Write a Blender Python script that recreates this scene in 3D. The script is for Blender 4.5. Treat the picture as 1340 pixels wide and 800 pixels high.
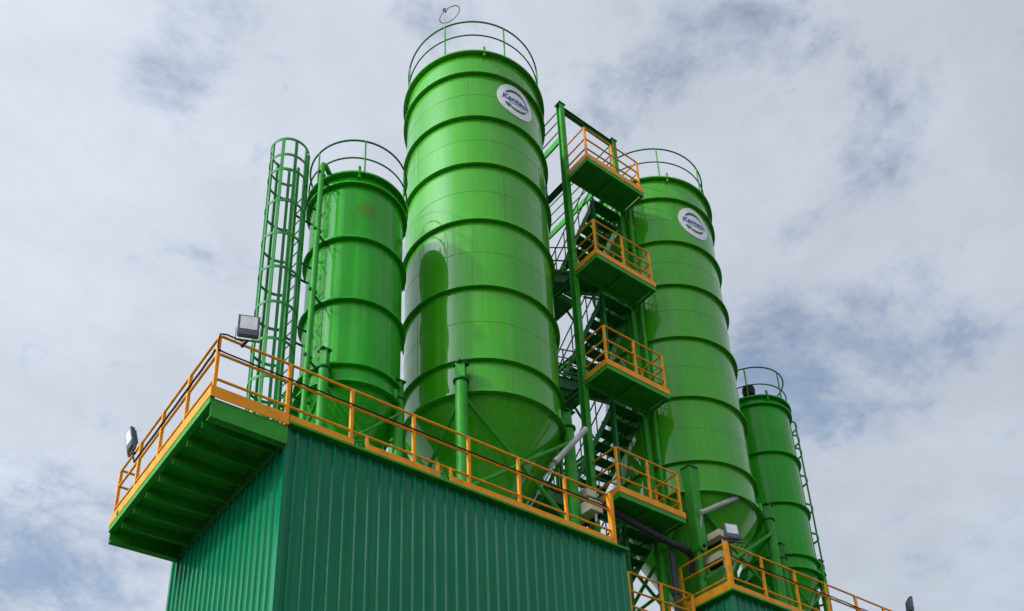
import bpy, math, random
from mathutils import Vector, Matrix
random.seed(7)
R = math.radians
for o in list(bpy.data.objects): bpy.data.objects.remove(o)
scene = bpy.context.scene
col = scene.collection
ZO = 11.39                     # height of the walkway level above the yard

# ------------------------------------------------------------------ camera
W_, H_ = 1340.0, 800.0
yaw, pitch, roll, F_, PX, PY = 0.6687, 0.4670, -0.0395, 1343.46, 669.18, 786.29
fw = Vector((math.sin(yaw)*math.cos(pitch), math.cos(yaw)*math.cos(pitch), math.sin(pitch)))
rt = Vector((math.cos(yaw), -math.sin(yaw), 0)); up = rt.cross(fw)
r2 = math.cos(roll)*rt + math.sin(roll)*up
u2 = -math.sin(roll)*rt + math.cos(roll)*up
cam = bpy.data.cameras.new('camera'); co = bpy.data.objects.new('camera', cam); col.objects.link(co)
m = Matrix((r2, u2, -fw)).transposed().to_4x4(); m.translation = Vector((-4.2023, -12.3354, -9.7907+ZO)); co.matrix_world = m
cam.sensor_fit = 'HORIZONTAL'; cam.sensor_width = 36; cam.lens = F_/W_*36
cam.shift_x = (W_/2-PX)/W_; cam.shift_y = (PY-H_/2)/W_
cam.clip_start = .1; cam.clip_end = 6000
scene.camera = co

# ------------------------------------------------------------------ sky and sun
SUN_AZ, SUN_EL = -82.0, 32.0    # degrees from +Y towards +X, and above the horizon
sdir = Vector((math.sin(R(SUN_AZ))*math.cos(R(SUN_EL)), math.cos(R(SUN_AZ))*math.cos(R(SUN_EL)), math.sin(R(SUN_EL))))
world = bpy.data.worlds.new('World'); scene.world = world; world.use_nodes = True
nt = world.node_tree; N = nt.nodes; Lk = nt.links; N.clear()
def nd(t, **k):
    n = N.new(t)
    for a, b in k.items(): setattr(n, a, b)
    return n
def mth(op, a, b=None, c=None, clamp=False):
    n = nd('ShaderNodeMath', operation=op, use_clamp=clamp)
    for i, x in enumerate((a, b, c)):
        if x is None: continue
        if isinstance(x, (int, float)): n.inputs[i].default_value = x
        else: Lk.new(x, n.inputs[i])
    return n.outputs[0]
out = nd('ShaderNodeOutputWorld'); bg = nd('ShaderNodeBackground'); bg.inputs['Strength'].default_value = .15
Lk.new(bg.outputs[0], out.inputs[0])
sky = nd('ShaderNodeTexSky', sky_type='NISHITA', sun_disc=False); sky.sun_elevation = R(SUN_EL); sky.sun_rotation = R(SUN_AZ)
sky.air_density = 1.3; sky.dust_density = .5; sky.ozone_density = 1.6
tc = nd('ShaderNodeTexCoord'); sep = nd('ShaderNodeSeparateXYZ'); Lk.new(tc.outputs['Generated'], sep.inputs[0])
den = mth('ADD', mth('MAXIMUM', sep.outputs[2], 0.0), .22)
cmb = nd('ShaderNodeCombineXYZ'); Lk.new(mth('DIVIDE', sep.outputs[0], den), cmb.inputs[0]); Lk.new(mth('DIVIDE', sep.outputs[1], den), cmb.inputs[1])
def noise(scale, det, rough, dist, off, lac=2.1):
    mp = nd('ShaderNodeMapping'); mp.inputs['Location'].default_value = off; Lk.new(cmb.outputs[0], mp.inputs[0])
    n = nd('ShaderNodeTexNoise'); n.inputs['Scale'].default_value = scale; n.inputs['Detail'].default_value = det
    n.inputs['Roughness'].default_value = rough; n.inputs['Distortion'].default_value = dist; n.inputs['Lacunarity'].default_value = lac
    Lk.new(mp.outputs[0], n.inputs['Vector']); return n.outputs[0]
def ramp(x, a, b):
    n = nd('ShaderNodeMapRange', interpolation_type='SMOOTHSTEP'); Lk.new(x, n.inputs[0])
    n.inputs[1].default_value = a; n.inputs[2].default_value = b; return n.outputs[0]
big = noise(1.9, 3, .5, .3, (8.4, 3.9, 0)); med = noise(7.0, 9, .66, .25, (7.3, 2.2, 0)); fine = noise(6.0, 10, .62, .2, (1.3, 5.1, 2))
cover_in = mth('ADD', mth('MULTIPLY', big, .40), mth('MULTIPLY', med, .60))
gap = None                                                          # thin places in the cloud sheet, as directions
for gx, gy, gz, pw, am in ((.678, .415, .607, 300, .20), (.690, .306, .652, 130, .075), (.711, .312, .63, 900, .07), (.137, .571, .81, 900, .10), (.173, .884, .434, 300, .15), (.464, .348, .814, 500, .09), (.62, .30, .72, 160, .04)):
    dn = nd('ShaderNodeVectorMath', operation='DOT_PRODUCT'); Lk.new(tc.outputs['Generated'], dn.inputs[0]); dn.inputs[1].default_value = Vector((gx, gy, gz)).normalized()
    q = mth('MULTIPLY', mth('POWER', mth('MAXIMUM', dn.outputs['Value'], 0.0), pw), am); gap = q if gap is None else mth('ADD', gap, q)
wisp = ramp(noise(10.0, 9, .6, .3, (4.4, 9.1, 1)), .50, .74)
cover_in = mth('SUBTRACT', mth('SUBTRACT', cover_in, gap), mth('MULTIPLY', wisp, .09))
cover = ramp(cover_in, .24, .47)                                   # how thick the cloud sheet is
shade = ramp(fine, .28, .72)
ds = nd('ShaderNodeVectorMath', operation='DOT_PRODUCT'); Lk.new(tc.outputs['Generated'], ds.inputs[0]); ds.inputs[1].default_value = sdir
glow = mth('POWER', mth('MAXIMUM', mth('MULTIPLY_ADD', ds.outputs['Value'], .5, .5), 0.0), 3.0)   # thin cloud scatters forward around the sun
aure = mth('POWER', mth('MAXIMUM', ds.outputs['Value'], 0.0), 14.0)
lum = mth('MULTIPLY', mth('MULTIPLY_ADD', shade, .15, .93), mth('ADD', mth('MULTIPLY_ADD', glow, .62, .60), mth('MULTIPLY_ADD', mth('POWER', mth('MAXIMUM', ds.outputs['Value'], 0.0), 30.0), 9.0, mth('MULTIPLY', aure, 2.0))))
cc = nd('ShaderNodeMix', data_type='RGBA', blend_type='MULTIPLY'); cc.inputs[0].default_value = 1
cc.inputs[6].default_value = (6.35, 6.78, 7.60, 1); Lk.new(lum, cc.inputs[7])
mx = nd('ShaderNodeMix', data_type='RGBA'); Lk.new(mth('MULTIPLY_ADD', cover, .66, .20), mx.inputs[0])
Lk.new(sky.outputs[0], mx.inputs[6]); Lk.new(cc.outputs[2], mx.inputs[7]); Lk.new(mx.outputs[2], bg.inputs['Color'])

sun = bpy.data.lights.new('sun', 'SUN'); sun.energy = 1.9; sun.angle = R(2.0); sun.color = (1.0, .95, .87)
so = bpy.data.objects.new('sun', sun); col.objects.link(so); so.rotation_euler = sdir.to_track_quat('Z', 'Y').to_euler(); so.location = (-20, 30, 40)

scene.render.engine = 'CYCLES'
scene.view_settings.view_transform = 'Standard'; scene.view_settings.look = 'None'; scene.view_settings.exposure = 0.0; scene.view_settings.gamma = 1.0

# ------------------------------------------------------------------ materials
def mat(name, base, rough=.4, metal=0, var=.12, vscale=1.3, dirt=None, dirt_amt=.25, streak=True, bump=0, bump_scale=3, coat=0, spec=.2, rvar=.12, dust=0):
    M = bpy.data.materials.new(name); M.use_nodes = True; t = M.node_tree; n = t.nodes; l = t.links
    p = n['Principled BSDF']; p.inputs['Metallic'].default_value = metal; p.inputs['Specular IOR Level'].default_value = spec
    if coat: p.inputs['Coat Weight'].default_value = coat; p.inputs['Coat Roughness'].default_value = .06
    g = n.new('ShaderNodeNewGeometry')
    a = n.new('ShaderNodeTexNoise'); a.inputs['Scale'].default_value = vscale; a.inputs['Detail'].default_value = 6; l.new(g.outputs['Position'], a.inputs['Vector'])
    hsv = n.new('ShaderNodeHueSaturation'); hsv.inputs['Color'].default_value = (*base, 1)
    mr = n.new('ShaderNodeMapRange'); mr.inputs[1].default_value = .3; mr.inputs[2].default_value = .7; mr.inputs[3].default_value = 1-var; mr.inputs[4].default_value = 1+var
    l.new(a.outputs[0], mr.inputs[0]); l.new(mr.outputs[0], hsv.inputs['Value'])
    colr = hsv.outputs[0]
    if dirt:
        mp = n.new('ShaderNodeMapping'); mp.inputs['Scale'].default_value = (4, 4, .35) if streak else (3, 3, 3); l.new(g.outputs['Position'], mp.inputs[0])
        b = n.new('ShaderNodeTexNoise'); b.inputs['Scale'].default_value = 1.6; b.inputs['Detail'].default_value = 8; b.inputs['Roughness'].default_value = .65; l.new(mp.outputs[0], b.inputs['Vector'])
        rr = n.new('ShaderNodeMapRange'); rr.inputs[1].default_value = .52; rr.inputs[2].default_value = .78; rr.inputs[3].default_value = 0; rr.inputs[4].default_value = dirt_amt; l.new(b.outputs[0], rr.inputs[0])
        mxx = n.new('ShaderNodeMix'); mxx.data_type = 'RGBA'; l.new(rr.outputs[0], mxx.inputs[0]); l.new(colr, mxx.inputs[6]); mxx.inputs[7].default_value = (*dirt, 1); colr = mxx.outputs[2]
    if dust:                                                              # pale cement dust washed down in thin streaks
        mp = n.new('ShaderNodeMapping'); mp.inputs['Scale'].default_value = (9, 9, .22); mp.inputs['Location'].default_value = (3.3, 1.1, 4.7); l.new(g.outputs['Position'], mp.inputs[0])
        b = n.new('ShaderNodeTexNoise'); b.inputs['Scale'].default_value = 1.3; b.inputs['Detail'].default_value = 7; b.inputs['Roughness'].default_value = .6; l.new(mp.outputs[0], b.inputs['Vector'])
        rr = n.new('ShaderNodeMapRange'); rr.inputs[1].default_value = .48; rr.inputs[2].default_value = .80; rr.inputs[3].default_value = 0; rr.inputs[4].default_value = dust; l.new(b.outputs[0], rr.inputs[0])
        mxx = n.new('ShaderNodeMix'); mxx.data_type = 'RGBA'; l.new(rr.outputs[0], mxx.inputs[0]); l.new(colr, mxx.inputs[6]); mxx.inputs[7].default_value = (.34, .38, .26, 1); colr = mxx.outputs[2]
    l.new(colr, p.inputs['Base Color'])
    c = n.new('ShaderNodeTexNoise'); c.inputs['Scale'].default_value = vscale*2.3; c.inputs['Detail'].default_value = 5; l.new(g.outputs['Position'], c.inputs['Vector'])
    mr2 = n.new('ShaderNodeMapRange'); mr2.inputs[1].default_value = .3; mr2.inputs[2].default_value = .7; mr2.inputs[3].default_value = max(.02, rough-rvar*.5); mr2.inputs[4].default_value = rough+rvar*.5
    l.new(c.outputs[0], mr2.inputs[0]); l.new(mr2.outputs[0], p.inputs['Roughness'])
    if bump:
        d = n.new('ShaderNodeTexNoise'); d.inputs['Scale'].default_value = bump_scale; d.inputs['Detail'].default_value = 3; l.new(g.outputs['Position'], d.inputs['Vector'])
        bp = n.new('ShaderNodeBump'); bp.inputs['Strength'].default_value = 1; bp.inputs['Distance'].default_value = bump; l.new(d.outputs[0], bp.inputs['Height']); l.new(bp.outputs[0], p.inputs['Normal'])
    return M
MT = {
 'silo':   mat('silo_green_paint', (.044, .355, .003), .34, var=.10, vscale=.9, dirt=(.10, .20, .05), dirt_amt=.30, bump=.022, bump_scale=.8, spec=.06, rvar=.10, coat=.70, dust=.24),
 'small':  mat('small_silo_green_paint', (.014, .345, .006), .34, var=.10, vscale=.9, dirt=(.12, .17, .04), dirt_amt=.30, bump=.022, bump_scale=.9, spec=.06, rvar=.10, coat=.40, dust=.20),
 'steel':  mat('green_steel_paint', (.032, .300, .022), .45, var=.16, vscale=3, dirt=(.08, .10, .04), dirt_amt=.4),
 'dark':   mat('dark_green_steel_paint', (.013, .150, .026), .60, var=.18, vscale=3, dirt=(.05, .06, .03), dirt_amt=.4),
 'cage':   mat('ladder_green_paint', (.026, .235, .045), .45, var=.15, vscale=3, dirt=(.05, .07, .03), dirt_amt=.4),
 'clad':   mat('teal_cladding', (.0003, .190, .076), .20, var=.08, vscale=.7, dirt=(.03, .15, .09), dirt_amt=.22, spec=.19, bump=.004, bump_scale=2.5, dust=.08),
 'core':   mat('wall_core', (.01, .06, .035), .8),
 'orange': mat('orange_rail_paint', (.88, .325, .010), .45, var=.12, vscale=4, dirt=(.24, .085, .03), dirt_amt=.55, streak=False),
 'black':  mat('black_rubber', (.012, .012, .013), .5, var=.2, vscale=6),
 'grey':   mat('grey_metal', (.42, .42, .40), .42, metal=.0, var=.15, vscale=5, dirt=(.10, .09, .07), dirt_amt=.3),
 'cable':  mat('brown_black_cable', (.040, .020, .012), .6, var=.2, vscale=6),
 'pipe':   mat('dark_grey_pipe', (.05, .053, .06), .4, var=.2, vscale=4),
 'lampb':  mat('lamp_housing_grey', (.10, .11, .125), .4, var=.15, vscale=9),
 'lens':   mat('lamp_lens', (.72, .72, .70), .30, var=.1, vscale=14),
 'cream':  mat('cream_box_paint', (.55, .50, .36), .5, var=.12, vscale=5, dirt=(.2, .17, .11), dirt_amt=.4),
 'white':  mat('emblem_white', (.80, .80, .80), .35, var=.04, vscale=3),
 'blue':   mat('emblem_blue', (.035, .085, .36), .35, var=.05),
 'egreen': mat('emblem_green', (.03, .14, .05), .35, var=.05),
 'yard':   mat('yard_concrete', (.075, .072, .066), .85, var=.15, vscale=.4, dirt=(.05, .045, .04), dirt_amt=.5, streak=False),
}
# rust blotch kept as colour in the paint of one silo only
def blotch(M, centre, size):
    t = M.node_tree; n = t.nodes; l = t.links; p = n['Principled BSDF']
    src = p.inputs['Base Color'].links[0].from_socket
    g = n.new('ShaderNodeNewGeometry'); s = n.new('ShaderNodeVectorMath'); s.operation = 'SUBTRACT'; l.new(g.outputs['Position'], s.inputs[0]); s.inputs[1].default_value = centre
    q = n.new('ShaderNodeVectorMath'); q.operation = 'DIVIDE'; l.new(s.outputs[0], q.inputs[0]); q.inputs[1].default_value = size
    ln = n.new('ShaderNodeVectorMath'); ln.operation = 'LENGTH'; l.new(q.outputs[0], ln.inputs[0])
    nz = n.new('ShaderNodeTexNoise'); nz.inputs['Scale'].default_value = 3.5; nz.inputs['Detail'].default_value = 5; l.new(g.outputs['Position'], nz.inputs['Vector'])
    ad = n.new('ShaderNodeMath'); ad.operation = 'MULTIPLY_ADD'; l.new(nz.outputs[0], ad.inputs[0]); ad.inputs[1].default_value = 1.4; l.new(ln.outputs['Value'], ad.inputs[2])
    mr = n.new('ShaderNodeMapRange'); l.new(ad.outputs[0], mr.inputs[0]); mr.inputs[1].default_value = 1.55; mr.inputs[2].default_value = 1.15; mr.inputs[3].default_value = 0; mr.inputs[4].default_value = .38
    mx_ = n.new('ShaderNodeMix'); mx_.data_type = 'RGBA'; l.new(mr.outputs[0], mx_.inputs[0]); l.new(src, mx_.inputs[6]); mx_.inputs[7].default_value = (.12, .07, .015, 1); l.new(mx_.outputs[2], p.inputs['Base Color'])
MT['small_l'] = MT['small'].copy(); MT['small_l'].name = 'small_silo_green_paint_rusty'; blotch(MT['small_l'], (3.15, 1.2, ZO+7.0), (.28, .5, .38))

# ------------------------------------------------------------------ helpers
ORG = {}                        # world origin of every object made here
class MB:
    def __init__(s): s.v = []; s.f = []
    def add(s, v, f):
        k = len(s.v); s.v += [Vector(x) for x in v]; s.f += [tuple(i+k for i in q) for q in f]; return s
    def box(s, x0, x1, y0, y1, z0, z1):
        return s.add([(x0,y0,z0),(x1,y0,z0),(x1,y1,z0),(x0,y1,z0),(x0,y0,z1),(x1,y0,z1),(x1,y1,z1),(x0,y1,z1)],
                     [(0,3,2,1),(4,5,6,7),(0,1,5,4),(1,2,6,5),(2,3,7,6),(3,0,4,7)])
    def bar(s, p, q, w, h, upv=(0,0,1)):
        p = Vector(p); q = Vector(q); d = (q-p).normalized(); u = Vector(upv)
        if abs(d.dot(u)) > .98: u = Vector((0,1,0))
        a = d.cross(u).normalized(); b = a.cross(d).normalized(); v = []
        for c in (p, q): v += [c-a*w/2-b*h/2, c+a*w/2-b*h/2, c+a*w/2+b*h/2, c-a*w/2+b*h/2]
        return s.add(v, [(0,1,2,3)[::-1],(4,5,6,7),(0,1,5,4),(1,2,6,5),(2,3,7,6),(3,0,4,7)])
    def hbeam(s, p, q, w, h, t, upv=(0,0,1)):
        """I-section: flanges of width w on the +-b sides, depth h"""
        p = Vector(p); q = Vector(q); d = (q-p).normalized(); u = Vector(upv); a = d.cross(u).normalized(); b = a.cross(d).normalized()
        o = (h-t)/2
        s.bar(p+b*o, q+b*o, w, t, b); s.bar(p-b*o, q-b*o, w, t, b); s.bar(p, q, t, h-2*t, b); return s
    def tube(s, path, r, n=10, closed=False, caps=True):
        path = [Vector(x) for x in path]; m_ = len(path); v = []; f = []; pa = None
        for i, c in enumerate(path):
            if closed: d = path[(i+1) % m_]-path[i-1]
            else: d = path[min(i+1, m_-1)]-path[max(i-1, 0)]
            d.normalize()
            if pa is None: pa = d.cross(Vector((0,0,1)) if abs(d.z) < .9 else Vector((1,0,0))).normalized()
            else: pa = (pa-d*pa.dot(d)).normalized()
            b = d.cross(pa)
            for k in range(n): t = 2*math.pi*k/n; v.append(c+pa*r*math.cos(t)+b*r*math.sin(t))
        for i in range(m_ if closed else m_-1):
            j = (i+1) % m_
            for k in range(n): f.append((i*n+k, i*n+(k+1) % n, j*n+(k+1) % n, j*n+k))
        if caps and not closed: f.append(tuple(range(n))[::-1]); f.append(tuple(range((m_-1)*n, m_*n)))
        return s.add(v, f)
    def lathe(s, prof, cx, cy, n=96, close=False):
        v = []; f = []; m_ = len(prof)
        for r, z in prof:
            for k in range(n): t = 2*math.pi*k/n; v.append((cx+r*math.cos(t), cy+r*math.sin(t), z))
        for i in range(m_ if close else m_-1):
            j = (i+1) % m_
            for k in range(n): f.append((i*n+k, i*n+(k+1) % n, j*n+(k+1) % n, j*n+k))
        return s.add(v, f)
    def mesh(s, name, off, sharp=32):
        me = bpy.data.meshes.new(name); me.from_pydata([tuple(x-off) for x in s.v], [], s.f); me.update()
        me.shade_smooth(); me.set_sharp_from_angle(angle=R(sharp)); return me
    def build(s, name, m_, parent=None, org=None, sharp=32, bevel=0):
        """vertices are given in plant coordinates (walkway level = 0); parented meshes share their thing's origin"""
        po = ORG[parent.name] if parent else None
        og = po if parent else Vector(org if org is not None else (0,0,-ZO))
        o = bpy.data.objects.new(name, s.mesh(name, og, sharp)); o.data.materials.append(MT[m_]); col.objects.link(o)
        if parent: o.parent = parent
        else: o.location = og+Vector((0,0,ZO))
        ORG[o.name] = og
        if bevel:
            b = o.modifiers.new('bevel', 'BEVEL'); b.width = bevel; b.segments = 2; b.limit_method = 'ANGLE'
        return o
def thing(name, label, cat, loc, group=None):
    o = bpy.data.objects.new(name, None); o.empty_display_size = .3; col.objects.link(o); o.location = Vector(loc)+Vector((0,0,ZO)); ORG[o.name] = Vector(loc)
    tag(o, label, cat, group); return o
def tag(o, label, cat, group=None, kind=None):
    o['label'] = label; o['category'] = cat
    if group: o['group'] = group
    if kind: o['kind'] = kind
    return o
def copies(src, name, parent, offs, rots=None):
    """link copies of a built part (shared mesh) shifted by the given offsets"""
    res = []
    for i, of in enumerate(offs):
        c = src.copy(); c.name = name; col.objects.link(c); c.parent = parent; c.location = Vector(src.location)+Vector(of)
        if rots: c.rotation_euler = rots[i]
        ORG[c.name] = ORG[src.name]; res.append(c)
    return res
def circle(cx, cy, r, z, n=64, a0=0, a1=2*math.pi):
    full = abs(a1-a0-2*math.pi) < 1e-6
    return [(cx+r*math.cos(a0+(a1-a0)*k/(n if full else n-1)), cy+r*math.sin(a0+(a1-a0)*k/(n if full else n-1)), z) for k in range(n)]

# ------------------------------------------------------------------ ground
g = MB().add([(-3000,-3000,-ZO),(3000,-3000,-ZO),(3000,3000,-ZO),(-3000,3000,-ZO)], [(0,1,2,3)]).build('ground', 'yard')
g['kind'] = 'structure'

# ------------------------------------------------------------------ clad buildings
PITCH = .2167
def sheet(nr, z0, z1):
    """a trapezoidal sheet along +x, ribs towards -y"""
    pr = []
    for k in range(nr):
        u = k*PITCH
        pr += [(u, 0), (u+.126, 0), (u+.150, -.036), (u+.188, -.036), (u+.204, 0)]
    pr.append((nr*PITCH, 0)); b = MB(); n = len(pr)
    b.add([(u, w, z0) for u, w in pr]+[(u, w, z1) for u, w in pr], [(i, i+1, n+i+1, n+i) for i in range(n-1)]); return b
def building(label, x0, ns_front, ns_side, edge_x0, edge_x1, y1, group):
    x1 = x0+ns_front*3*PITCH; t = thing('clad_building', label, 'building', ((x0+x1)/2, y1/2, -ZO), group)
    y0 = .07; SP = 1.06; yb = y0+ns_side*3*PITCH*SP; zt = .012
    MB().box(x0+.03, x1-.03, y0+.03, yb-.03, -ZO, zt-.01).build('wall_core', 'core', t)
    s = sheet(3, -ZO, zt)
    f0 = MB(); f0.v = [v+Vector((x0, y0, 0)) for v in s.v]; f0.f = s.f; a = f0.build('cladding_sheet', 'clad', t, sharp=20)
    copies(a, 'cladding_sheet', t, [(k*3*PITCH, random.uniform(-.003, .003), 0) for k in range(1, ns_front)])
    f1 = MB(); f1.v = [Vector((x0+v.y, yb-v.x*SP, v.z)) for v in s.v]; f1.f = s.f; a = f1.build('cladding_sheet', 'clad', t, sharp=20)
    copies(a, 'cladding_sheet', t, [(random.uniform(-.003, .003), -k*3*PITCH*SP, 0) for k in range(1, ns_side)])
    f2 = MB(); f2.v = [Vector((x1-v.y, y0+v.x*SP, v.z)) for v in s.v]; f2.f = s.f; a = f2.build('cladding_sheet', 'clad', t, sharp=20)
    copies(a, 'cladding_sheet', t, [(0, k*3*PITCH*SP, 0) for k in range(1, ns_side)])
    for cx, sx in ((x0, -1), (x1, 1)):                                   # folded corner flashings
        c = MB(); c.box(min(cx+sx*.042, cx-sx*.05), max(cx+sx*.042, cx-sx*.05), y0-.041, y0-.036, -ZO, zt-.004)
        c.box(min(cx+sx*.037, cx+sx*.042), max(cx+sx*.037, cx+sx*.042), y0-.0355, y0+.07, -ZO, zt-.004); c.build('corner_flashing', 'clad', t)
    MB().box(edge_x0, edge_x1, -.075, yb+.05, zt+.003, .06).build('roof_deck', 'steel', t)
    return t
building('teal ribbed-sheet building under the two left silos, cut off by the bottom edge', 1.262, 11, 7, 1.23, 8.47, 4.6, 'ribbed-sheet buildings under the silos')
building('teal ribbed-sheet building at lower right, only its top corner in view', 11.60, 11, 7, 11.44, 18.80, 4.6, 'ribbed-sheet buildings under the silos')

# ------------------------------------------------------------------ overhanging walkway on the left
t = thing('overhanging_walkway', 'green steel walkway jutting out over the left wall of the near building', 'walkway', (.6, 2.3, -.35))
YF = 4.50
MB().box(-.02, 1.2275, -.02, YF+.02, -.06, -.012).build('deck_plate', 'steel', t)
def chan(y, s, z0=-.36):                                                   # channel along x, flanges inwards
    b = MB(); b.box(-.02, 1.222, min(y, y+s*.018), max(y, y+s*.018), z0, -.063)
    b.box(-.02, 1.222, min(y+s*.0185, y+s*.15), max(y+s*.0185, y+s*.15), z0, z0+.018); return b
chan(-.03, 1).build('end_channel', 'steel', t); chan(YF+.03, -1).build('end_channel', 'steel', t)
MB().box(-.05, -.022, -.03, YF+.03, -.105, -.001).box(-.05, .05, -.029, YF+.029, -.124, -.106).build('edge_angle', 'steel', t)
for k in range(7):
    y = .42+k*.595
    MB().box(.03, 1.222, y-.008, y+.008, -.24, -.063).box(.03, 1.222, y-.008, y+.045, -.250, -.2405).build('joist', 'steel', t)
MB().box(1.223, 1.2275, -.025, YF+.025, -.33, -.061).build('wall_bracket', 'dark', t)
MB().tube([(-.075, YF-.42, .06), (-.04, YF-.42, .06)], .045, 14).build('round_bolt_plate', 'steel', t)

# ------------------------------------------------------------------ guard rails
RR, PR = .0235, .030
def rail_run(t, pts, zs, r=RR, names=('top_rail', 'middle_rail', 'lower_rail'), m_='orange'):
    for z, nm in zip(zs, names): MB().tube([(x, y, z) for x, y in pts], r, 10).build(nm, m_, t)
def posts(t, pts, z0, z1, r=PR, m_='orange'):
    for x, y in pts: MB().bar((x, y, z0), (x, y, z1), r*1.9, r*1.9).build('rail_post', m_, t, bevel=.006)
t = thing('guard_rail', 'orange guard rail around the near building top and its overhanging walkway', 'railing', (4, 0, .06), 'orange guard rails on the two buildings')
XS = [1.193, 2.334, 3.546, 4.702, 5.833, 6.956]
for nm, z in (('top_rail', 1.2), ('middle_rail', .85), ('lower_rail', .37)):
    MB().tube([(8.10, 0, z), (.06, 0, z), (.02, .012, z), (.004, .05, z), (0, YF-.04, z), (.03, YF-.01, z), (1.2, YF, z)], RR, 10).build(nm, 'orange', t)
posts(t, [(0, 0)], 0, 1.19); posts(t, [(0, y) for y in (1.169, 2.339, 3.428, YF)], 0, 1.19); posts(t, [(x, 0) for x in XS[1:]], .061, 1.19); posts(t, [(1.193, 0)], -.011, 1.19)
MB().bar((8.13, 0, .061), (8.13, 0, 1.23), .10, .10).build('end_post', 'orange', t, bevel=.008)
MB().box(-.058, 1.215, -.058, -.046, -.009, .19).build('toe_board', 'orange', t)
MB().box(-.058, -.046, -.0455, YF+.046, .001, .19).build('toe_board', 'orange', t)
MB().box(-.0455, 1.215, YF+.046, YF+.058, .001, .19).build('toe_board', 'orange', t)
gaps = [(2.37, 2.62), (4.02, 4.29)]
xs = [1.235, gaps[0][0], gaps[0][1], gaps[1][0], gaps[1][1], 8.06]
for a, b in zip(xs[::2], xs[1::2]): MB().box(a, b, -.058, -.046, .062, .185).build('toe_board', 'orange', t)
for x in (2.62, 4.02, 4.29): MB().bar((x, -.05, .062), (x, -.02, .36), .045, .045).build('stub_post', 'orange', t)
t2 = thing('guard_rail', 'orange guard rail along the top of the right building, corner post in view', 'railing', (15, 0, .06), 'orange guard rails on the two buildings')
for nm, z in (('top_rail', 1.2), ('middle_rail', .85), ('lower_rail', .37)):
    MB().tube([(18.62, 0, z), (11.56, 0, z), (11.52, .02, z), (11.51, .06, z), (11.51, 1.35, z)], RR, 10).build(nm, 'orange', t2)
posts(t2, [(11.52+1.15*k, 0) for k in range(1, 7)]+[(18.62, 0)], .061, 1.19); MB().bar((11.52, 0, .061), (11.52, 0, 1.23), .10, .10).build('corner_post', 'orange', t2, bevel=.008)
posts(t2, [(11.51, 1.35)], .061, 1.19)
MB().box(11.46, 18.66, -.058, -.046, .062, .185).build('toe_board', 'orange', t2)
MB().box(11.455, 11.467, -.0455, 1.35, .062, .26).build('toe_board', 'orange', t2)

# ------------------------------------------------------------------ silos
def emblem(t, cx, cy, Rs, az, zc, rad):
    def wrap(u, w, d): a = az+u/Rs; return (cx+(Rs+d)*math.cos(a), cy+(Rs+d)*math.sin(a), zc+w)
    b = MB(); v = [wrap(0, 0, .014)]; f = []; nr, ns = 6, 56
    for i in range(1, nr+1):
        for k in range(ns): an = 2*math.pi*k/ns; v.append(wrap(rad*i/nr*math.cos(an), rad*i/nr*math.sin(an), .014))
    for k in range(ns): v.append(wrap(rad*math.cos(2*math.pi*k/ns), rad*math.sin(2*math.pi*k/ns), -.01))
    for k in range(ns): f.append((0, 1+k, 1+(k+1) % ns))
    for i in range(nr):
        for k in range(ns): a0 = 1+i*ns; f.append((a0+k, a0+ns+k, a0+ns+(k+1) % ns, a0+(k+1) % ns))
    d = b.add(v, f).build('emblem', 'white', t)
    def arc(r0, r1, a0, a1, dx=0, dy=0, tip=None):
        n = 24; vv = []; ff = []
        for k in range(n+1):
            q = k/n; an = R(a0+(a1-a0)*q); wd = 1.0
            if tip: wd = .35+.65*math.sin(math.pi*min(1, q*1.15))
            mid = (r0+r1)/2; h = (r1-r0)/2*wd
            for rr_ in (mid-h, mid+h): vv.append(wrap(dx+rr_*math.cos(an)*1.1, dy+rr_*math.sin(an), .019))
        for k in range(n): ff.append((2*k, 2*k+1, 2*k+3, 2*k+2))
        MB().add(vv, ff).build('arc', 'egreen', d)
    arc(rad*.50, rad*.68, 150, 22, tip=1); arc(rad*.50, rad*.66, 332, 214, tip=1)
    MB().add([wrap(rad*a, rad*b_, .020) for a, b_ in ((-.42, -.24), (0, -.24), (.42, -.24), (.42, -.205), (0, -.205), (-.42, -.205))], [(0, 1, 4, 5), (1, 2, 3, 4)]).build('underline', 'egreen', d)
    # arrow head of the lower arc
    MB().add([wrap(rad*a, rad*b_, .020) for a, b_ in ((-.66, -.34), (-.30, -.36), (-.44, -.62))], [(0, 2, 1)]).build('arrow_head', 'egreen', d)
    def text(body, size, dx, dy, m_, bold=0):
        cu = bpy.data.curves.new('letters', 'FONT'); cu.body = body; cu.size = size; cu.align_x = 'CENTER'; cu.align_y = 'CENTER'; cu.shear = .22; cu.offset = bold; cu.resolution_u = 4
        o = bpy.data.objects.new('tmp', cu); col.objects.link(o); dg = bpy.context.evaluated_depsgraph_get()
        me = bpy.data.meshes.new_from_object(o.evaluated_get(dg)); bpy.data.objects.remove(o)
        bb = MB().add([wrap(p.co.x+dx, p.co.y+dy, .024) for p in me.vertices], [tuple(p.vertices) for p in me.polygons]); bpy.data.meshes.remove(me)
        bb.build('lettering', m_, d)
    text('Kantech', rad*.46, -rad*.02, rad*.02, 'blue', .006)

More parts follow.
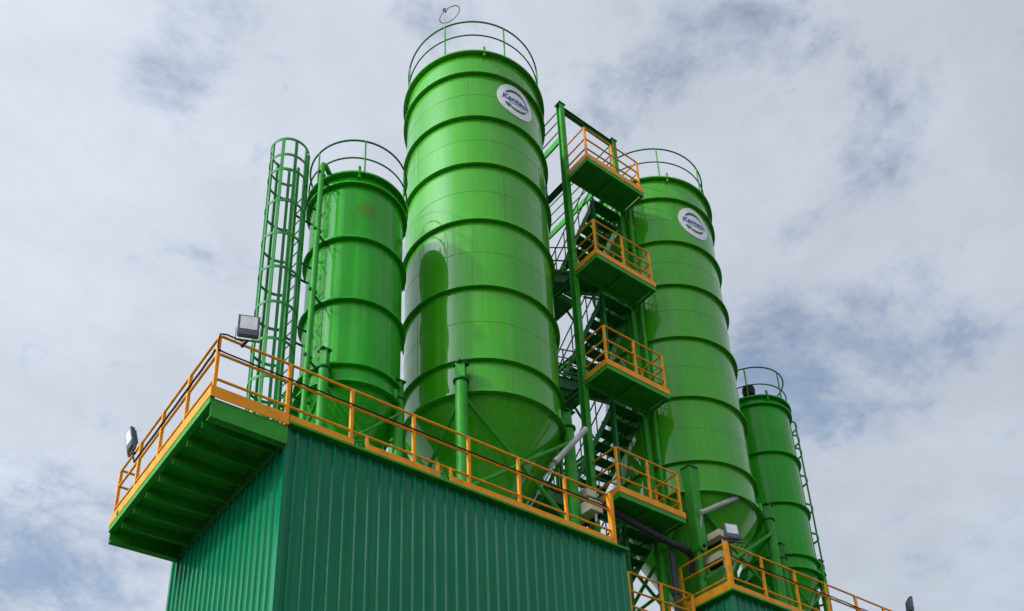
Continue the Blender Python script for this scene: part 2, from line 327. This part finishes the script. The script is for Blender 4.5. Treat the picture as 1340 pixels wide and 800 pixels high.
def silo(label, cx, cy, Ro, rings, rim, flange, cone_bot, legs, leg_r, rail, mt_, nrail, group, deck_z=.06, emb=None, seam=True, rail_a0=0, pin=False):
    """rings: stiffener heights; rim: roof edge height; flange: bottom of the shell; legs: list of xy"""
    t = thing('silo', label, 'silo', (cx, cy, deck_z), group); Rs = Ro-.06
    MB().lathe([(Rs, flange), (Rs, rim-.02)], cx, cy, 128).build('shell', mt_, t)
    MB().lathe([(Rs+.001, rim-.05), (Ro+.045, rim-.05), (Ro+.05, rim-.045), (Ro+.05, rim-.004), (Ro+.045, rim), (Rs-.02, rim+.012)], cx, cy, 128).build('roof_rim', mt_, t)
    MB().lathe([(Rs-.021, rim+.011), (Rs*.80, rim+.16), (Rs*.25, rim+.30), (.02, rim+.31)], cx, cy, 64).build('roof', mt_, t)
    for z in rings:
        hh = .022 if emb else .045
        MB().lathe([(Rs+.001, z-.05-hh), (Ro+.030, z-.05-hh), (Ro+.034, z-.046-hh), (Ro+.034, z-.054), (Ro+.030, z-.05), (Rs+.001, z-.05)], cx, cy, 128).build('stiffener_ring', mt_, t)
    if seam:
        zz = sorted(list(rings)+[rim]); 
        for a, b in zip(zz[:-1], zz[1:]):
            if b-a > 1: MB().lathe([(Rs+.001, (a+b)/2-.010), (Rs+.005, (a+b)/2), (Rs+.001, (a+b)/2+.010)], cx, cy, 128).build('weld_seam', mt_, t)
    cs = sorted(list(rings)+[rim-.02, flange+.02])
    for i, (a, b) in enumerate(zip(cs[:-1], cs[1:])):
        an = -2.1+(i % 3)*.83+(.25 if emb else 0)
        for k in range(3):
            q = an+k*2.094; x, y = cx+(Rs+.001)*math.cos(q), cy+(Rs+.001)*math.sin(q)
            MB().bar((x, y, a+.01), (x, y, b-.10), .022, .008, (math.cos(q), math.sin(q), 0)).build('weld_seam', mt_, t)
    MB().lathe([(Rs-.03, flange-.05), (Ro+.035, flange-.05), (Ro+.035, flange), (Rs+.002, flange+.012)], cx, cy, 128).build('base_flange', mt_, t)
    MB().lathe([(Rs-.031, flange-.052), (Rs-.06, flange-.10), (Rs*.97, flange-.13), (.17, cone_bot), (.17, cone_bot-.25), (.01, cone_bot-.25)], cx, cy, 96).build('cone', mt_, t)
    zt = flange+.55
    for i, (lx, ly) in enumerate(legs):
        dx, dy = cx-lx, cy-ly; q = math.hypot(dx, dy); dx /= q; dy /= q
        if pin and i == 0:                                                 # wide pinned sleeve with a rounded foot
            pr = [(-.13, 3.68), (.13, 3.68)]+[(.13*math.cos(R(-180*k/12)), 1.56+.13*math.sin(R(-180*k/12))) for k in range(13)]; n = len(pr)
            L = MB().add([(lx+a, ly-.16, z) for a, z in pr]+[(lx+a, ly+.10, z) for a, z in pr], [tuple(range(n))[::-1], tuple(range(n, 2*n))]+[(k, (k+1) % n, n+(k+1) % n, n+k) for k in range(n)]).build('leg', 'steel', t, bevel=.01)
            MB().box(lx-.15, lx+.15, ly-.18, ly+.11, 3.682, 3.72).build('cap_plate', 'dark', L); MB().tube([(lx, ly-.20, 1.56), (lx, ly-.158, 1.56)], .035, 14).build('pin', 'black', L)
            MB().tube([(lx, ly, deck_z+.02), (lx, ly, 1.5)], .075, 16).build('post', 'steel', L); MB().box(lx-.2, lx+.2, ly-.2, ly+.2, deck_z+.002, deck_z+.03).build('base_plate', 'steel', L)
            continue
        L = MB().tube([(lx, ly, deck_z+.02), (lx, ly, flange+.10)], leg_r, 20).build('leg', 'steel', t)
        MB().tube([(lx, ly, flange+.101), (lx, ly, flange+.14)], leg_r*1.32, 20).build('collar', 'dark', L)
        MB().bar((lx, ly, flange+.141), (lx, ly, zt-.025), leg_r*1.5, leg_r*1.5, (dx, dy, 0)).build('bracket', 'steel', L)
        MB().bar((lx, ly, flange+.16), (lx+dx*(q-Rs), ly+dy*(q-Rs), flange+.16), .03, .26).build('gusset', 'steel', L)
        MB().box(lx-leg_r*1.05, lx+leg_r*1.05, ly-leg_r*1.05, ly+leg_r*1.05, zt-.024, zt).build('cap_plate', 'dark', L)
        MB().box(lx-leg_r*2, lx+leg_r*2, ly-leg_r*2, ly+leg_r*2, deck_z+.002, deck_z+.03).build('base_plate', 'steel', L)
    fl, fr, br, bl = legs
    def brace(a, b, za, zb, s): MB().tube([(a[0], a[1]+s, za), (b[0], b[1]+s, zb)], (.045 if leg_r > .1 else .032), 8).build('brace', 'steel', t)
    for a, b in ((fl, fr), (br, bl)):
        s = -.04 if a is fl else .04
        brace(a, b, flange-.25, .75, s); brace(b, a, flange-.25, .75, s*1.9)
    for a, b in ((fl, bl), (fr, br)): brace(a, b, flange-.25, .75, 0)
    # roof rail
    rr_, z1, z2 = rail
    MB().tube(circle(cx, cy, rr_, z1, 72), .021, 8, closed=True).build('top_rail', 'dark', t); MB().tube(circle(cx, cy, rr_, z2, 72), .018, 8, closed=True).build('middle_rail', 'dark', t)
    for k in range(nrail):
        a = rail_a0+2*math.pi*k/nrail; MB().tube([(cx+rr_*math.cos(a), cy+rr_*math.sin(a), rim-.05), (cx+rr_*math.cos(a), cy+rr_*math.sin(a), z1)], .020, 8).build('rail_post', 'steel', t)
    for a in (-2.05, -.62):                                                # lifting lugs on the rim and flange
        MB().bar((cx+(Ro+.01)*math.cos(a), cy+(Ro+.01)*math.sin(a), rim-.16), (cx+(Ro+.01)*math.cos(a), cy+(Ro+.01)*math.sin(a), rim+.16), .05, .05).build('lifting_lug', mt_, t)
    MB().bar((cx+(Ro+.03)*math.cos(-1.15), cy+(Ro+.03)*math.sin(-1.15), flange-.09), (cx+(Ro+.03)*math.cos(-1.15), cy+(Ro+.03)*math.sin(-1.15), flange+.12), .06, .10).build('flange_lug', mt_, t)
    if emb: emblem(t, cx, cy, Rs, emb[0], emb[1], .53)
    return t
GB, GS = 'tall round-badged silos', 'short silos at the ends of the row'
A45 = -math.pi/2
s2 = silo('tallest silo left of the stair tower, badge and wire hoop at its top', 6.68, 2.2, 1.78, [12.84, 11.28, 9.71, 7.95, 6.01, 4.05], 13.56, 3.20, .25,
     [(5.22, .92), (8.0, .92), (8.0, 3.5), (5.25, 3.5)], .125, (1.70, 14.81, 14.29), 'silo', 7, GB, emb=(A45, 12.2), rail_a0=-2.62)
s3 = silo('tall badged silo right of the stair tower, partly behind its landings', 12.95, 2.2, 1.80, [12.65, 11.05, 9.51, 7.76, 5.88, 3.99], 13.40, 3.12, .25,
     [(11.72, .92), (14.5, .92), (14.3, 3.5), (11.72, 3.5)], .125, (1.70, 14.65, 14.12), 'silo', 7, GB, emb=(A45-.07, 11.95), rail_a0=-1.25, pin=True)
s1 = silo('short silo at far left beside the caged ladder, rust blotch near its top', 3.43, 2.2, 1.05, [7.77, 6.23, 4.60, 3.00], 8.00, 2.56, .75,
     [(2.47, 1.42), (4.09, 1.42), (4.1, 2.98), (2.5, 2.98)], .10, (1.06, 8.95, 8.42), 'small_l', 6, GS, seam=False, rail_a0=-1.95)
s4 = silo('short silo at far right, behind the tall one, caged ladder on its right edge', 16.42, 2.2, 1.03, [7.82, 6.20, 4.58, 3.00], 8.01, 2.57, .75,
     [(15.5, 1.42), (17.1, 1.42), (17.1, 2.98), (15.5, 2.98)], .10, (1.0, 9.02, 8.42), 'small', 6, GS, seam=False, rail_a0=-1.5)
# fill pipe of the short left silo with its elbow at the top, pipe clamps
for s, px, py, cx, lean in ((s1, 2.21, 1.5, 3.43, -.06), (s3, 11.25, 1.35, 12.95, 0)):
    zt = 8.0 if s is s1 else 13.5
    path = [(px+lean, py, .1), (px, py, zt-.1), (px+.03, py+.03, zt), (px+.12, py+.1, zt+.08), (px+.45, py+.38, zt+.10)]
    pp = MB().tube(path, .055, 14).build('fill_pipe', 'steel', s)
    for z in ([7.7, 6.1, 4.5, 2.9] if s is s1 else [12.6, 11, 9.5, 7.7, 5.8, 4]):
        q = lean*(1-z/8); MB().bar((px+q-.09, py-.02, z), (px+q+.09, py+.03, z), .05, .05).bar((px+q, py+.055, z), (px+q+.40 if s is s1 else px+.35, py+.30, z), .035, .035).build('pipe_clamp', 'dark', s)
MB().lathe([(.16, 8.16), (.19, 8.32), (.17, 8.44), (.08, 8.52), (.01, 8.54)], 15.75, 1.72, 20).build('relief_valve', 'black', s4)
# frame beams the silos stand on
for lab, x0, x1, y in (('long green base beam on the near deck, in front of the silo legs', 1.9, 8.4, .55), ('long green base beam on the right building deck behind its rail', 11.65, 18.4, .55)):
    b = MB().box(x0, x1, y-.09, y+.09, .063, .083).box(x0, x1, y-.006, y+.006, .084, .262).box(x0, x1, y-.09, y+.09, .263, .283).build('base_beam', 'steel', org=((x0+x1)/2, y, .06)); tag(b, lab, 'beam', 'base beams under the silos')
# valve wheels in the gaps of the toe board
for x, lab in ((2.49, 'small green drain valve in the toe board gap below the short left silo'), (4.16, 'small green drain valve in the toe board gap below the tallest silo')):
    t = thing('drain_valve', lab, 'valve', (x, .03, .06), 'drain valves in the toe board gaps')
    MB().tube([(x, .03, .06), (x, .03, .20)], .03, 10).build('stem', 'steel', t); MB().tube(circle(x, .03, .07, .20, 18), .014, 6, closed=True).build('hand_wheel', 'steel', t); MB().tube([(x-.08, .03, .10), (x+.08, .03, .10)], .035, 10).build('body', 'steel', t)

# ------------------------------------------------------------------ caged ladders
def cage_ladder(label, cx, cy, r, z0, z1, face, group, nh):
    """face: angle of the side towards the silo, where the ladder itself is"""
    t = thing('caged_ladder', label, 'ladder', (cx, cy, z0), group); d = Vector((math.cos(face), math.sin(face), 0)); n_ = Vector((-d.y, d.x, 0)); c = Vector((cx, cy, 0))
    lp = c+d*(r*.80)
    for s in (-1, 1):
        p = lp+n_*s*.20; MB().bar((p.x, p.y, z0), (p.x, p.y, z1-.02), .06, .06, d).build('stile', 'cage', t)
    nr = int((z1-1.0-z0)/.30)
    a, b = lp-n_*.18, lp+n_*.18; r0 = MB().tube([(a.x, a.y, z0+.25), (b.x, b.y, z0+.25)], .013, 8).build('rung', 'cage', t)
    copies(r0, 'rung', t, [(0, 0, .30*k) for k in range(1, nr)])
    hz0, hz1 = z0+.55, z1-.03; a0, a1 = face+.62, face+2*math.pi-.62
    pth = circle(cx, cy, r, 0, 30, a0, a1); st = [tuple(lp+n_*.20)] ; en = [tuple(lp-n_*.20)]
    def flat(path, w, th):                                                 # flat bar hoop, standing on edge
        b = MB(); v = []; f = []
        for q in path:
            q = Vector(q); o_ = (q-Vector((cx, cy, q.z))).normalized()
            for dr, dz in ((-th/2, -w/2), (th/2, -w/2), (th/2, w/2), (-th/2, w/2)): v.append(q+o_*dr+Vector((0, 0, dz)))
        for i in range(len(path)-1):
            for k in range(4): f.append((4*i+k, 4*i+(k+1) % 4, 4*i+4+(k+1) % 4, 4*i+4+k))
        f += [(3, 2, 1, 0), tuple(range(len(v)-4, len(v)))]; return b.add(v, f)
    h0 = flat([(x, y, hz0) for x, y, _ in st+pth+en], .065, .014).build('hoop', 'cage', t)
    step = (hz1-hz0)/(nh-1); offs = [(0, 0, step*k) for k in range(1, nh)]; offs.append((0, 0, hz1-hz0-step*.52)); copies(h0, 'hoop', t, offs)
    for k in range(7):
        an = face+R(60)+R(40)*k; x, y = cx+(r-.012)*math.cos(an), cy+(r-.012)*math.sin(an)
        MB().bar((x, y, hz0-.03), (x, y, hz1+.025), .03, .062, (math.cos(an+math.pi/2), math.sin(an+math.pi/2), 0)).build('cage_bar', 'cage', t)
    for k in range(5):
        z = z0+.6+k*(z1-2-z0)/4
        for s in (-1, 1):
            p = lp+n_*s*.20; q = p+d*.42; MB().bar((p.x, p.y, z), (q.x, q.y, z), .035, .035).build('wall_bracket', 'dark', t)
    q = c+d*(r+.10); MB().bar((q.x, q.y+.22, z0), (q.x, q.y+.22, z1-.05), .08, .08).build('support_post', 'dark', t)
    return t
cage_ladder('green caged ladder rising from the left walkway beside the short silo', 1.78, 2.2, .40, .065, 8.66, R(5), 'caged ladders of the short silos', 10)
cage_ladder('green caged ladder on the right edge of the far right silo', 17.92, 2.25, .38, .065, 8.3, R(183), 'caged ladders of the short silos', 9)

# ------------------------------------------------------------------ stair tower
T = thing('stair_tower', 'green steel stair tower with orange railed landings between the two tall silos', 'stair tower', (10.1, 2.8, -ZO))
CX0, CX1, CY0, CY1 = 9.17, 11.10, 1.56, 4.75
for x, y, zt in ((CX0, CY0, 15.12), (CX1, CY0, 15.05), (CX0, CY1, 15.05), (CX1, CY1, 15.0)):
    c = MB().hbeam((x, y, -ZO), (x, y, zt), .15, .17, .014, (0, 1, 0)).build('column', 'steel', T); MB().box(x-.11, x+.11, y-.11, y+.11, zt+.001, zt+.03).build('cap_plate', 'dark', c)
MB().hbeam((CX0+.08, CY0, 15.0), (CX1-.08, CY0, 14.95), .11, .16, .012).build('header_beam', 'dark', T)
MB().hbeam((CX0+.08, CY1, 14.9), (CX1-.08, CY1, 14.9), .11, .16, .012).build('header_beam', 'dark', T)
for x in (CX0, CX1):
    MB().bar((x, CY0+.09, 13.87), (x, CY1-.09, 13.87), .05, .22).build('side_beam', 'steel', T)
    for z in (15.0, 14.62, 14.22): MB().tube([(x, CY0+.09, z), (x, CY1-.09, z)], .018, 8).build('side_rail', 'dark', T)
LZ = [12.26, 8.91, 5.50, 2.05, -1.06, -4.3]
X0, X1, Y0 = 9.205, 11.10, .76
for k, z in enumerate(LZ):
    P = MB().box(X0-.03, X1+.03, Y0-.04, CY0-.09, z-.026, z-.014).build('landing', 'steel', T)
    MB().box(X0-.04, X1+.05, Y0-.055, Y0-.041, z-.125, z-.003).box(X0-.04, X1+.05, Y0-.04, Y0+.02, z-.125, z-.113).build('edge_channel', 'steel', P)
    MB().box(X0-.055, X0-.041, Y0-.055, CY0-.09, z-.125, z-.003).build('edge_channel', 'steel', P); MB().box(X1+.051, X1+.065, Y0-.055, CY0-.09, z-.125, z-.003).build('edge_channel', 'steel', P)
    MB().box(X0-.04, X1+.05, CY0-.175, CY0-.10, z-.150, z-.027).build('cross_beam', 'steel', P)
    MB().box((X0+X1)/2-.03, (X0+X1)/2+.03, Y0-.039, CY0-.18, z-.105, z-.027).build('cross_beam', 'steel', P)
    MB().box(X0-.06, X1+.07, Y0-.068, Y0-.057, -.002+z, z+.15).build('toe_board', 'orange', P); MB().box(X0-.068, X0-.057, Y0-.056, CY0-.10, z-.002, z+.15).build('toe_board', 'orange', P); MB().box(X1+.067, X1+.078, Y0-.056, CY0-.10, z-.002, z+.15).build('toe_board', 'orange', P)
    for nm, dz in (('top_rail', 1.2), ('middle_rail', .78), ('lower_rail', .42)):
        MB().tube([(X0, CY0-.09, z+dz), (X0, Y0+.03, z+dz), (X0+.03, Y0, z+dz), (X1-.03, Y0, z+dz), (X1, Y0+.03, z+dz), (X1, CY0-.09, z+dz)], .0225, 8).build(nm, 'orange', P)
    for x, y in ((X0, Y0), ((X0+X1)/2, Y0), (X1, Y0), (X1, CY0-.12)): MB().bar((x, y, z-.012), (x, y, z+1.19), .05, .05).build('rail_post', 'orange', P)
# flights: right flight falls to the rear half landing, left flight comes forward to the next landing
YR = 3.55
def flight(x0, x1, ya, za, yb, zb, rail_sides):
    n = 8; d = Vector((0, yb-ya, zb-za)).normalized()
    for x in (x0, x1): MB().bar((x, ya, za-.10), (x, yb, zb-.10), .012, .20, (1, 0, 0) if False else (0, 0, 1)).build('stringer', 'dark', T)
    tr = MB().box(x0+.008, x1-.008, ya+(yb-ya)*.5/n-.155, ya+(yb-ya)*.5/n+.155, za+(zb-za)*.6/n-.03, za+(zb-za)*.6/n-.004).build('tread', 'dark', T)
    copies(tr, 'tread', T, [(0, (yb-ya)*k/n, (zb-za)*k/n) for k in range(1, n)])
    for x in rail_sides:
        for h in (.95, .5): MB().tube([(x, ya, za+h), (x, yb, zb+h)], .018, 8).build('handrail', 'dark', T)
        for q in (.03, .34, .66, .97): y = ya+(yb-ya)*q; z = za+(zb-za)*q; MB().tube([(x, y, z-.1), (x, y, z+.95)], .016, 8).build('baluster', 'dark', T)
XM = 10.13
for y in (CY0+.06, YR+.12): MB().hbeam((XM, y, -ZO), (XM, y, 12.2 if y < 2 else 13.9), .09, .10, .010, (0, 1, 0)).build('inner_column', 'dark', T)
for k, z in enumerate(LZ[:-1]):
    zm = (z+LZ[k+1])/2
    flight(XM+.05, X1-.04, CY0+.02, z, YR, zm, (XM+.05, X1-.04))
    flight(X0+.03, XM-.05, CY0+.02, LZ[k+1], YR, zm, (X0+.03, XM-.05))
    h = MB().box(X0-.04, X1+.04, YR+.01, CY1-.1, zm-.03, zm).build('half_landing', 'dark', T)
    MB().box(X0-.05, X1+.05, YR-.0, YR+.06, zm-.18, zm-.031).build('cross_beam', 'steel', h); MB().box(X0-.05, X1+.05, CY1-.19, CY1-.11, zm-.18, zm-.031).build('cross_beam', 'steel', h)
    for dz in (1.1, .6): MB().tube([(X0, YR, zm+dz), (X0, CY1-.12, zm+dz), (X1, CY1-.12, zm+dz), (X1, YR, zm+dz)], .02, 8).build('handrail', 'dark', h)
    for x, y in ((X0, YR+.05), (X1, YR+.05), (XM, CY1-.12)): MB().tube([(x, y, zm-.03), (x, y, zm+1.1)], .02, 8).build('rail_post', 'dark', h)
    for x in (CX0, CX1):
        MB().bar((x, CY1-.1, z-.2), (x, YR-.2, z-3.1), .05, .05).build('cross_brace', 'dark', T); MB().bar((x, CY0+.1, z-3.2), (x, YR-.3, z-1.75), .05, .05).build('cross_brace', 'dark', T); MB().hbeam((x, CY0+.1, z-.12), (x, CY1-.1, z-.12), .10, .16, .012).build('side_beam', 'dark', T)
    MB().hbeam((CX0+.09, CY1, zm-.3), (CX1-.09, CY1, zm-.3), .10, .16, .012).build('rear_beam', 'dark', T); MB().bar((CX1, CY1+.06, z-2.6), (CX0, CY1+.06, z-.3), .05, .05).build('cross_brace', 'dark', T)
    for y in (CY1,):
        MB().bar((CX0, y, z-2.6), (CX1, y, z-.3), .05, .05).build('cross_brace', 'dark', T)
# gangway from the tower to the roof of the tallest silo
t = thing('gangway', 'dark green gangway bridging from the stair tower towards the tallest silo', 'gangway', (8.75, 3, 12.1))
MB().box(8.42, 9.08, 2.2, 4.7, 12.14, 12.18).build('deck', 'dark', t)
MB().box(8.42, 9.08, 2.19, 2.198, 11.98, 12.2).build('edge_plate', 'dark', t)
for z in (13.2, 12.85, 12.5): MB().tube([(8.45, 4.6, z), (8.45, 2.22, z), (9.06, 2.22, z)], .018, 8).build('rail', 'dark', t)
for x, y in ((8.45, 2.22), (9.06, 2.22), (8.45, 3.4), (8.45, 4.6)): MB().tube([(x, y, 12.18), (x, y, 13.2)], .02, 8).build('rail_post', 'dark', t)

# ------------------------------------------------------------------ lamps, cables, boxes, pipes
def flood(label, base, head, aim, group='flood lamps on the rails', s=1.0):
    """head: centre of the lamp; aim: direction the lens looks"""
    t = thing('flood_lamp', label, 'lamp', base, group); a = Vector(aim).normalized(); rgt = a.cross(Vector((0, 0, 1))).normalized(); u = rgt.cross(a).normalized(); c = Vector(head)
    def slab(w, h, d0, d1, z=0, inset=0.02):
        b = MB(); v = []
        for dd, i_ in ((d0, inset), (d1, 0)):
            for sx, sy in ((-1, -1), (1, -1), (1, 1), (-1, 1)): v.append(c+rgt*sx*(w/2-i_)*s+u*(sy*(h/2-i_)+z)*s+a*dd*s)
        return b.add(v, [(3, 2, 1, 0), (4, 5, 6, 7), (0, 1, 5, 4), (1, 2, 6, 5), (2, 3, 7, 6), (3, 0, 4, 7)])
    hs = slab(.40, .46, -.07, .03).build('housing', 'lampb', t, bevel=.012*s)
    slab(.31, .27, .0305, .034, .065, 0).build('lens', 'lens', hs); slab(.33, .10, .0305, .045, -.15, 0).build('driver_cover', 'lampb', hs)
    for k in range(5):
        p = c-a*.085*s+rgt*(-.14+.07*k)*s; MB().bar(p-u*.16*s, p+u*.16*s, .012*s, .04*s, a).build('cooling_fin', 'lampb', hs)
    lo = c-u*.30*s
    for q in (-1, 1): MB().bar(c+rgt*q*.215*s-u*.06*s, lo+rgt*q*.215*s, .010, .04, a).build('bracket_arm', 'lampb', t)
    MB().bar(lo-rgt*.22*s, lo+rgt*.22*s, .04, .012, u).build('bracket', 'lampb', t)
    MB().tube([lo, Vector(base)], .025, 10).build('stem', 'black', t)
flood('grey flood lamp on the near walkway corner, lens facing the viewer', (.36, 0, 1.16), (.42, -.05, 1.56), (-.34, -.80, -.10), s=.86)
flood('flood lamp seen edge-on at the far end of the left walkway', (-.01, 3.75, 1.16), (-.10, 3.85, 1.48), (-.95, .02, -.25), s=.85)
flood('flood lamp on the corner post of the right building rail', (11.55, 0, 1.22), (11.78, -.02, 1.56), (-.30, -.9, .12), s=.92)
flood('flood lamp at the far right end of the right rail', (18.55, 0, 1.2), (18.62, 0, 1.62), (.75, -.75, -.1), s=.9)
def cable(label, pts, r=.014, seg=16, wob=.010):
    path = []
    for a, b in zip(pts[:-1], pts[1:]):
        a, b = Vector(a), Vector(b); n = max(2, int((b-a).length*6))
        for k in range(n): path.append(a.lerp(b, k/n)+Vector((0, random.uniform(-wob, wob)*.5, random.uniform(-wob, wob))))
    path.append(Vector(pts[-1])); c = MB().tube(path, r, 7).build('power_cable', 'cable', org=pts[0]); tag(c, label, 'cable', 'black cables on the rails'); return c
cable('black cable looping round the walkway corner and along the front middle rail', [(.36, -.04, 1.235), (.10, -.04, 1.24), (-.01, -.045, 1.20), (-.035, -.045, 1.05), (-.02, -.045, .90), (.10, -.036, .882), (2.3, -.036, .878), (4.5, -.036, .874), (8.05, -.036, .872)], .014, wob=.004)
cable('black cable tied along the left middle rail of the walkway', [(-.04, .02, .92), (-.040, .15, .885), (-.036, 1.5, .878), (-.036, 3.6, .876), (-.04, 3.75, 1.12)], .018, wob=.006)
cable('black cable tied to the middle rail of the right building', [(11.6, -.036, 1.2), (11.62, -.036, .9), (11.8, -.036, .876), (14, -.036, .874), (18.5, -.036, .874)], .014)
def tube_lamp(label, a, b, back):
    a, b = Vector(a), Vector(b); t = thing('tube_lamp', label, 'lamp', back, 'grey tube lamps below the tall silos'); d = (b-a).normalized()
    MB().tube([a, b], .062, 16).build('tube', 'grey', t)
    for p, q in ((a-d*.05, a+d*.05), (b-d*.05, b+d*.03)): MB().tube([p, q], .070, 16).build('end_cap', 'grey', t)
    MB().tube([a+d*.02, Vector(back)], .020, 8).build('arm', 'grey', t)
tube_lamp('grey tube lamp sticking out beside the right leg of the tallest silo', (7.34, .62, 2.08), (8.0, .40, 2.98), (7.2, 1.5, 1.2))
tube_lamp('grey tube lamp under the cone of the tall right silo', (11.74, .72, 2.42), (12.78, .5, 3.06), (11.72, .80, 1.9))
def cream(label, c, l, w, h, tilt):
    t = thing('equipment_box', label, 'box', (c[0], c[1], c[2]-h/2-.08), 'cream equipment boxes beside the silo legs'); mm = Matrix.Rotation(R(tilt), 4, 'X'); cc_ = Vector(c)
    def bx(x0, x1, y0, y1, z0, z1, nm, m_):
        b = MB().box(x0, x1, y0, y1, z0, z1); b.v = [mm @ v+cc_ for v in b.v]; return b.build(nm, m_, t, bevel=.008)
    bx(-w/2, w/2, -l/2, l/2, -h/2, h/2, 'housing', 'cream'); bx(w/2-.06, w/2+.02, -l/2+.01, l/2-.01, -h/2-.05, -h/2-.002, 'base_frame', 'black'); bx(-w/2+.04, w/2-.04, -l/2+.04, l/2-.04, h/2+.002, h/2+.02, 'lid', 'cream')
    bx(-.02, .02, -l/2+.02, -l/2+.06, -h/2-.25, -h/2-.051, 'support', 'grey'); bx(-.02, .02, l/2-.06, l/2-.02, -h/2-.25, -h/2-.051, 'support', 'grey')
cream('lower cream equipment box at the end of the near rail', (8.28, .85, 1.30), .62, .34, .26, 0)
cream('upper cream equipment box above another at the near rail end', (8.42, 1.0, 1.80), .42, .26, .20, 0)
cream('upper cream equipment box behind the right building corner post', (12.05, .75, 1.84), .62, .26, .17, 0)
cream('lower cream equipment box behind the right building corner post', (12.05, .75, 1.30), .55, .24, .17, 0)
p = MB().tube([(8.5, 1.18, 2.0), (10.8, 1.18, 1.66), (11.6, 1.18, 1.60), (11.82, 1.22, 1.52), (11.9, 1.35, 1.2)], .085, 16).build('dust_pipe', 'pipe', org=(8.5, 1.18, 2.0)); tag(p, 'thick dark grey pipe crossing below the lowest upper landing', 'pipe', 'dark grey pipes in the tower')
for x in (9.3, 10.75): MB().tube([(x, 1.18, 1.66+.147*(10.8-x)), (x+.07, 1.18, 1.66+.147*(10.8-x-.07))], .105, 18).build('flange', 'pipe', p)
p = MB().tube([(11.22, 1.30, 1.45), (11.22, 1.30, -ZO+.02)], .075, 16).build('down_pipe', 'pipe', org=(11.22, 1.3, -ZO)); tag(p, 'dark grey vertical pipe beside the right tower column', 'pipe', 'dark grey pipes in the tower')
for z in (.4, -1.6): MB().tube([(11.22, 1.30, z), (11.22, 1.30, z+.06)], .095, 18).build('flange', 'pipe', p)
# feeder hopper between the buildings, behind the stairs
t = thing('feed_hopper', 'dark green hopper and chute between the buildings behind the stairs', 'hopper', (9.2, 5.4, -ZO))
MB().add([(8.5, 5.1, 1.6), (10.6, 5.1, 1.6), (10.6, 6.6, 1.6), (8.5, 6.6, 1.6), (9.2, 5.5, .2), (9.9, 5.5, .2), (9.9, 6.2, .2), (9.2, 6.2, .2), (8.5, 5.1, 2.6), (10.6, 5.1, 2.6), (10.6, 6.6, 2.6), (8.5, 6.6, 2.6)],
     [(4, 5, 1, 0)[::-1], (5, 6, 2, 1)[::-1], (6, 7, 3, 2)[::-1], (7, 4, 0, 3)[::-1], (0, 1, 9, 8), (1, 2, 10, 9), (2, 3, 11, 10), (3, 0, 8, 11), (8, 9, 10, 11)]).build('bin', 'dark', t)
for x, y in ((8.55, 5.15), (10.55, 5.15), (10.55, 6.55), (8.55, 6.55)): MB().bar((x, y, -ZO), (x, y, 1.6), .12, .12).build('leg', 'steel', t)
MB().tube([(9.55, 5.85, .2), (9.55, 5.85, -1.2), (9.0, 5.2, -2.2)], .16, 14).build('chute', 'dark', t)
# wire hoop aerial on the rail of the tallest silo
a = -2.62; bx_, by_ = 6.68+1.70*math.cos(a), 2.2+1.70*math.sin(a)
t = thing('hoop_aerial', 'thin wire hoop aerial standing on the rail of the tallest silo', 'aerial', (bx_, by_, 14.81))
MB().tube([(bx_, by_, 14.8), (bx_, by_, 15.47)], .009, 8).build('mast', 'grey', t)
hp = []
for k in range(40):
    an = 2*math.pi*k/40; q = Vector((.43, -.852, .299))*.29*math.cos(an)+Vector((-.72, -.56, -.47))*.25*math.sin(an); hp.append((bx_+.08+q.x, by_-.1+q.y, 15.27+q.z))
MB().tube(hp, .014, 8, closed=True).build('hoop', 'grey', t); MB().lathe([(.001, 15.43), (.05, 15.46), (.05, 15.50), (.001, 15.53)], bx_, by_, 14).build('tip', 'black', t)
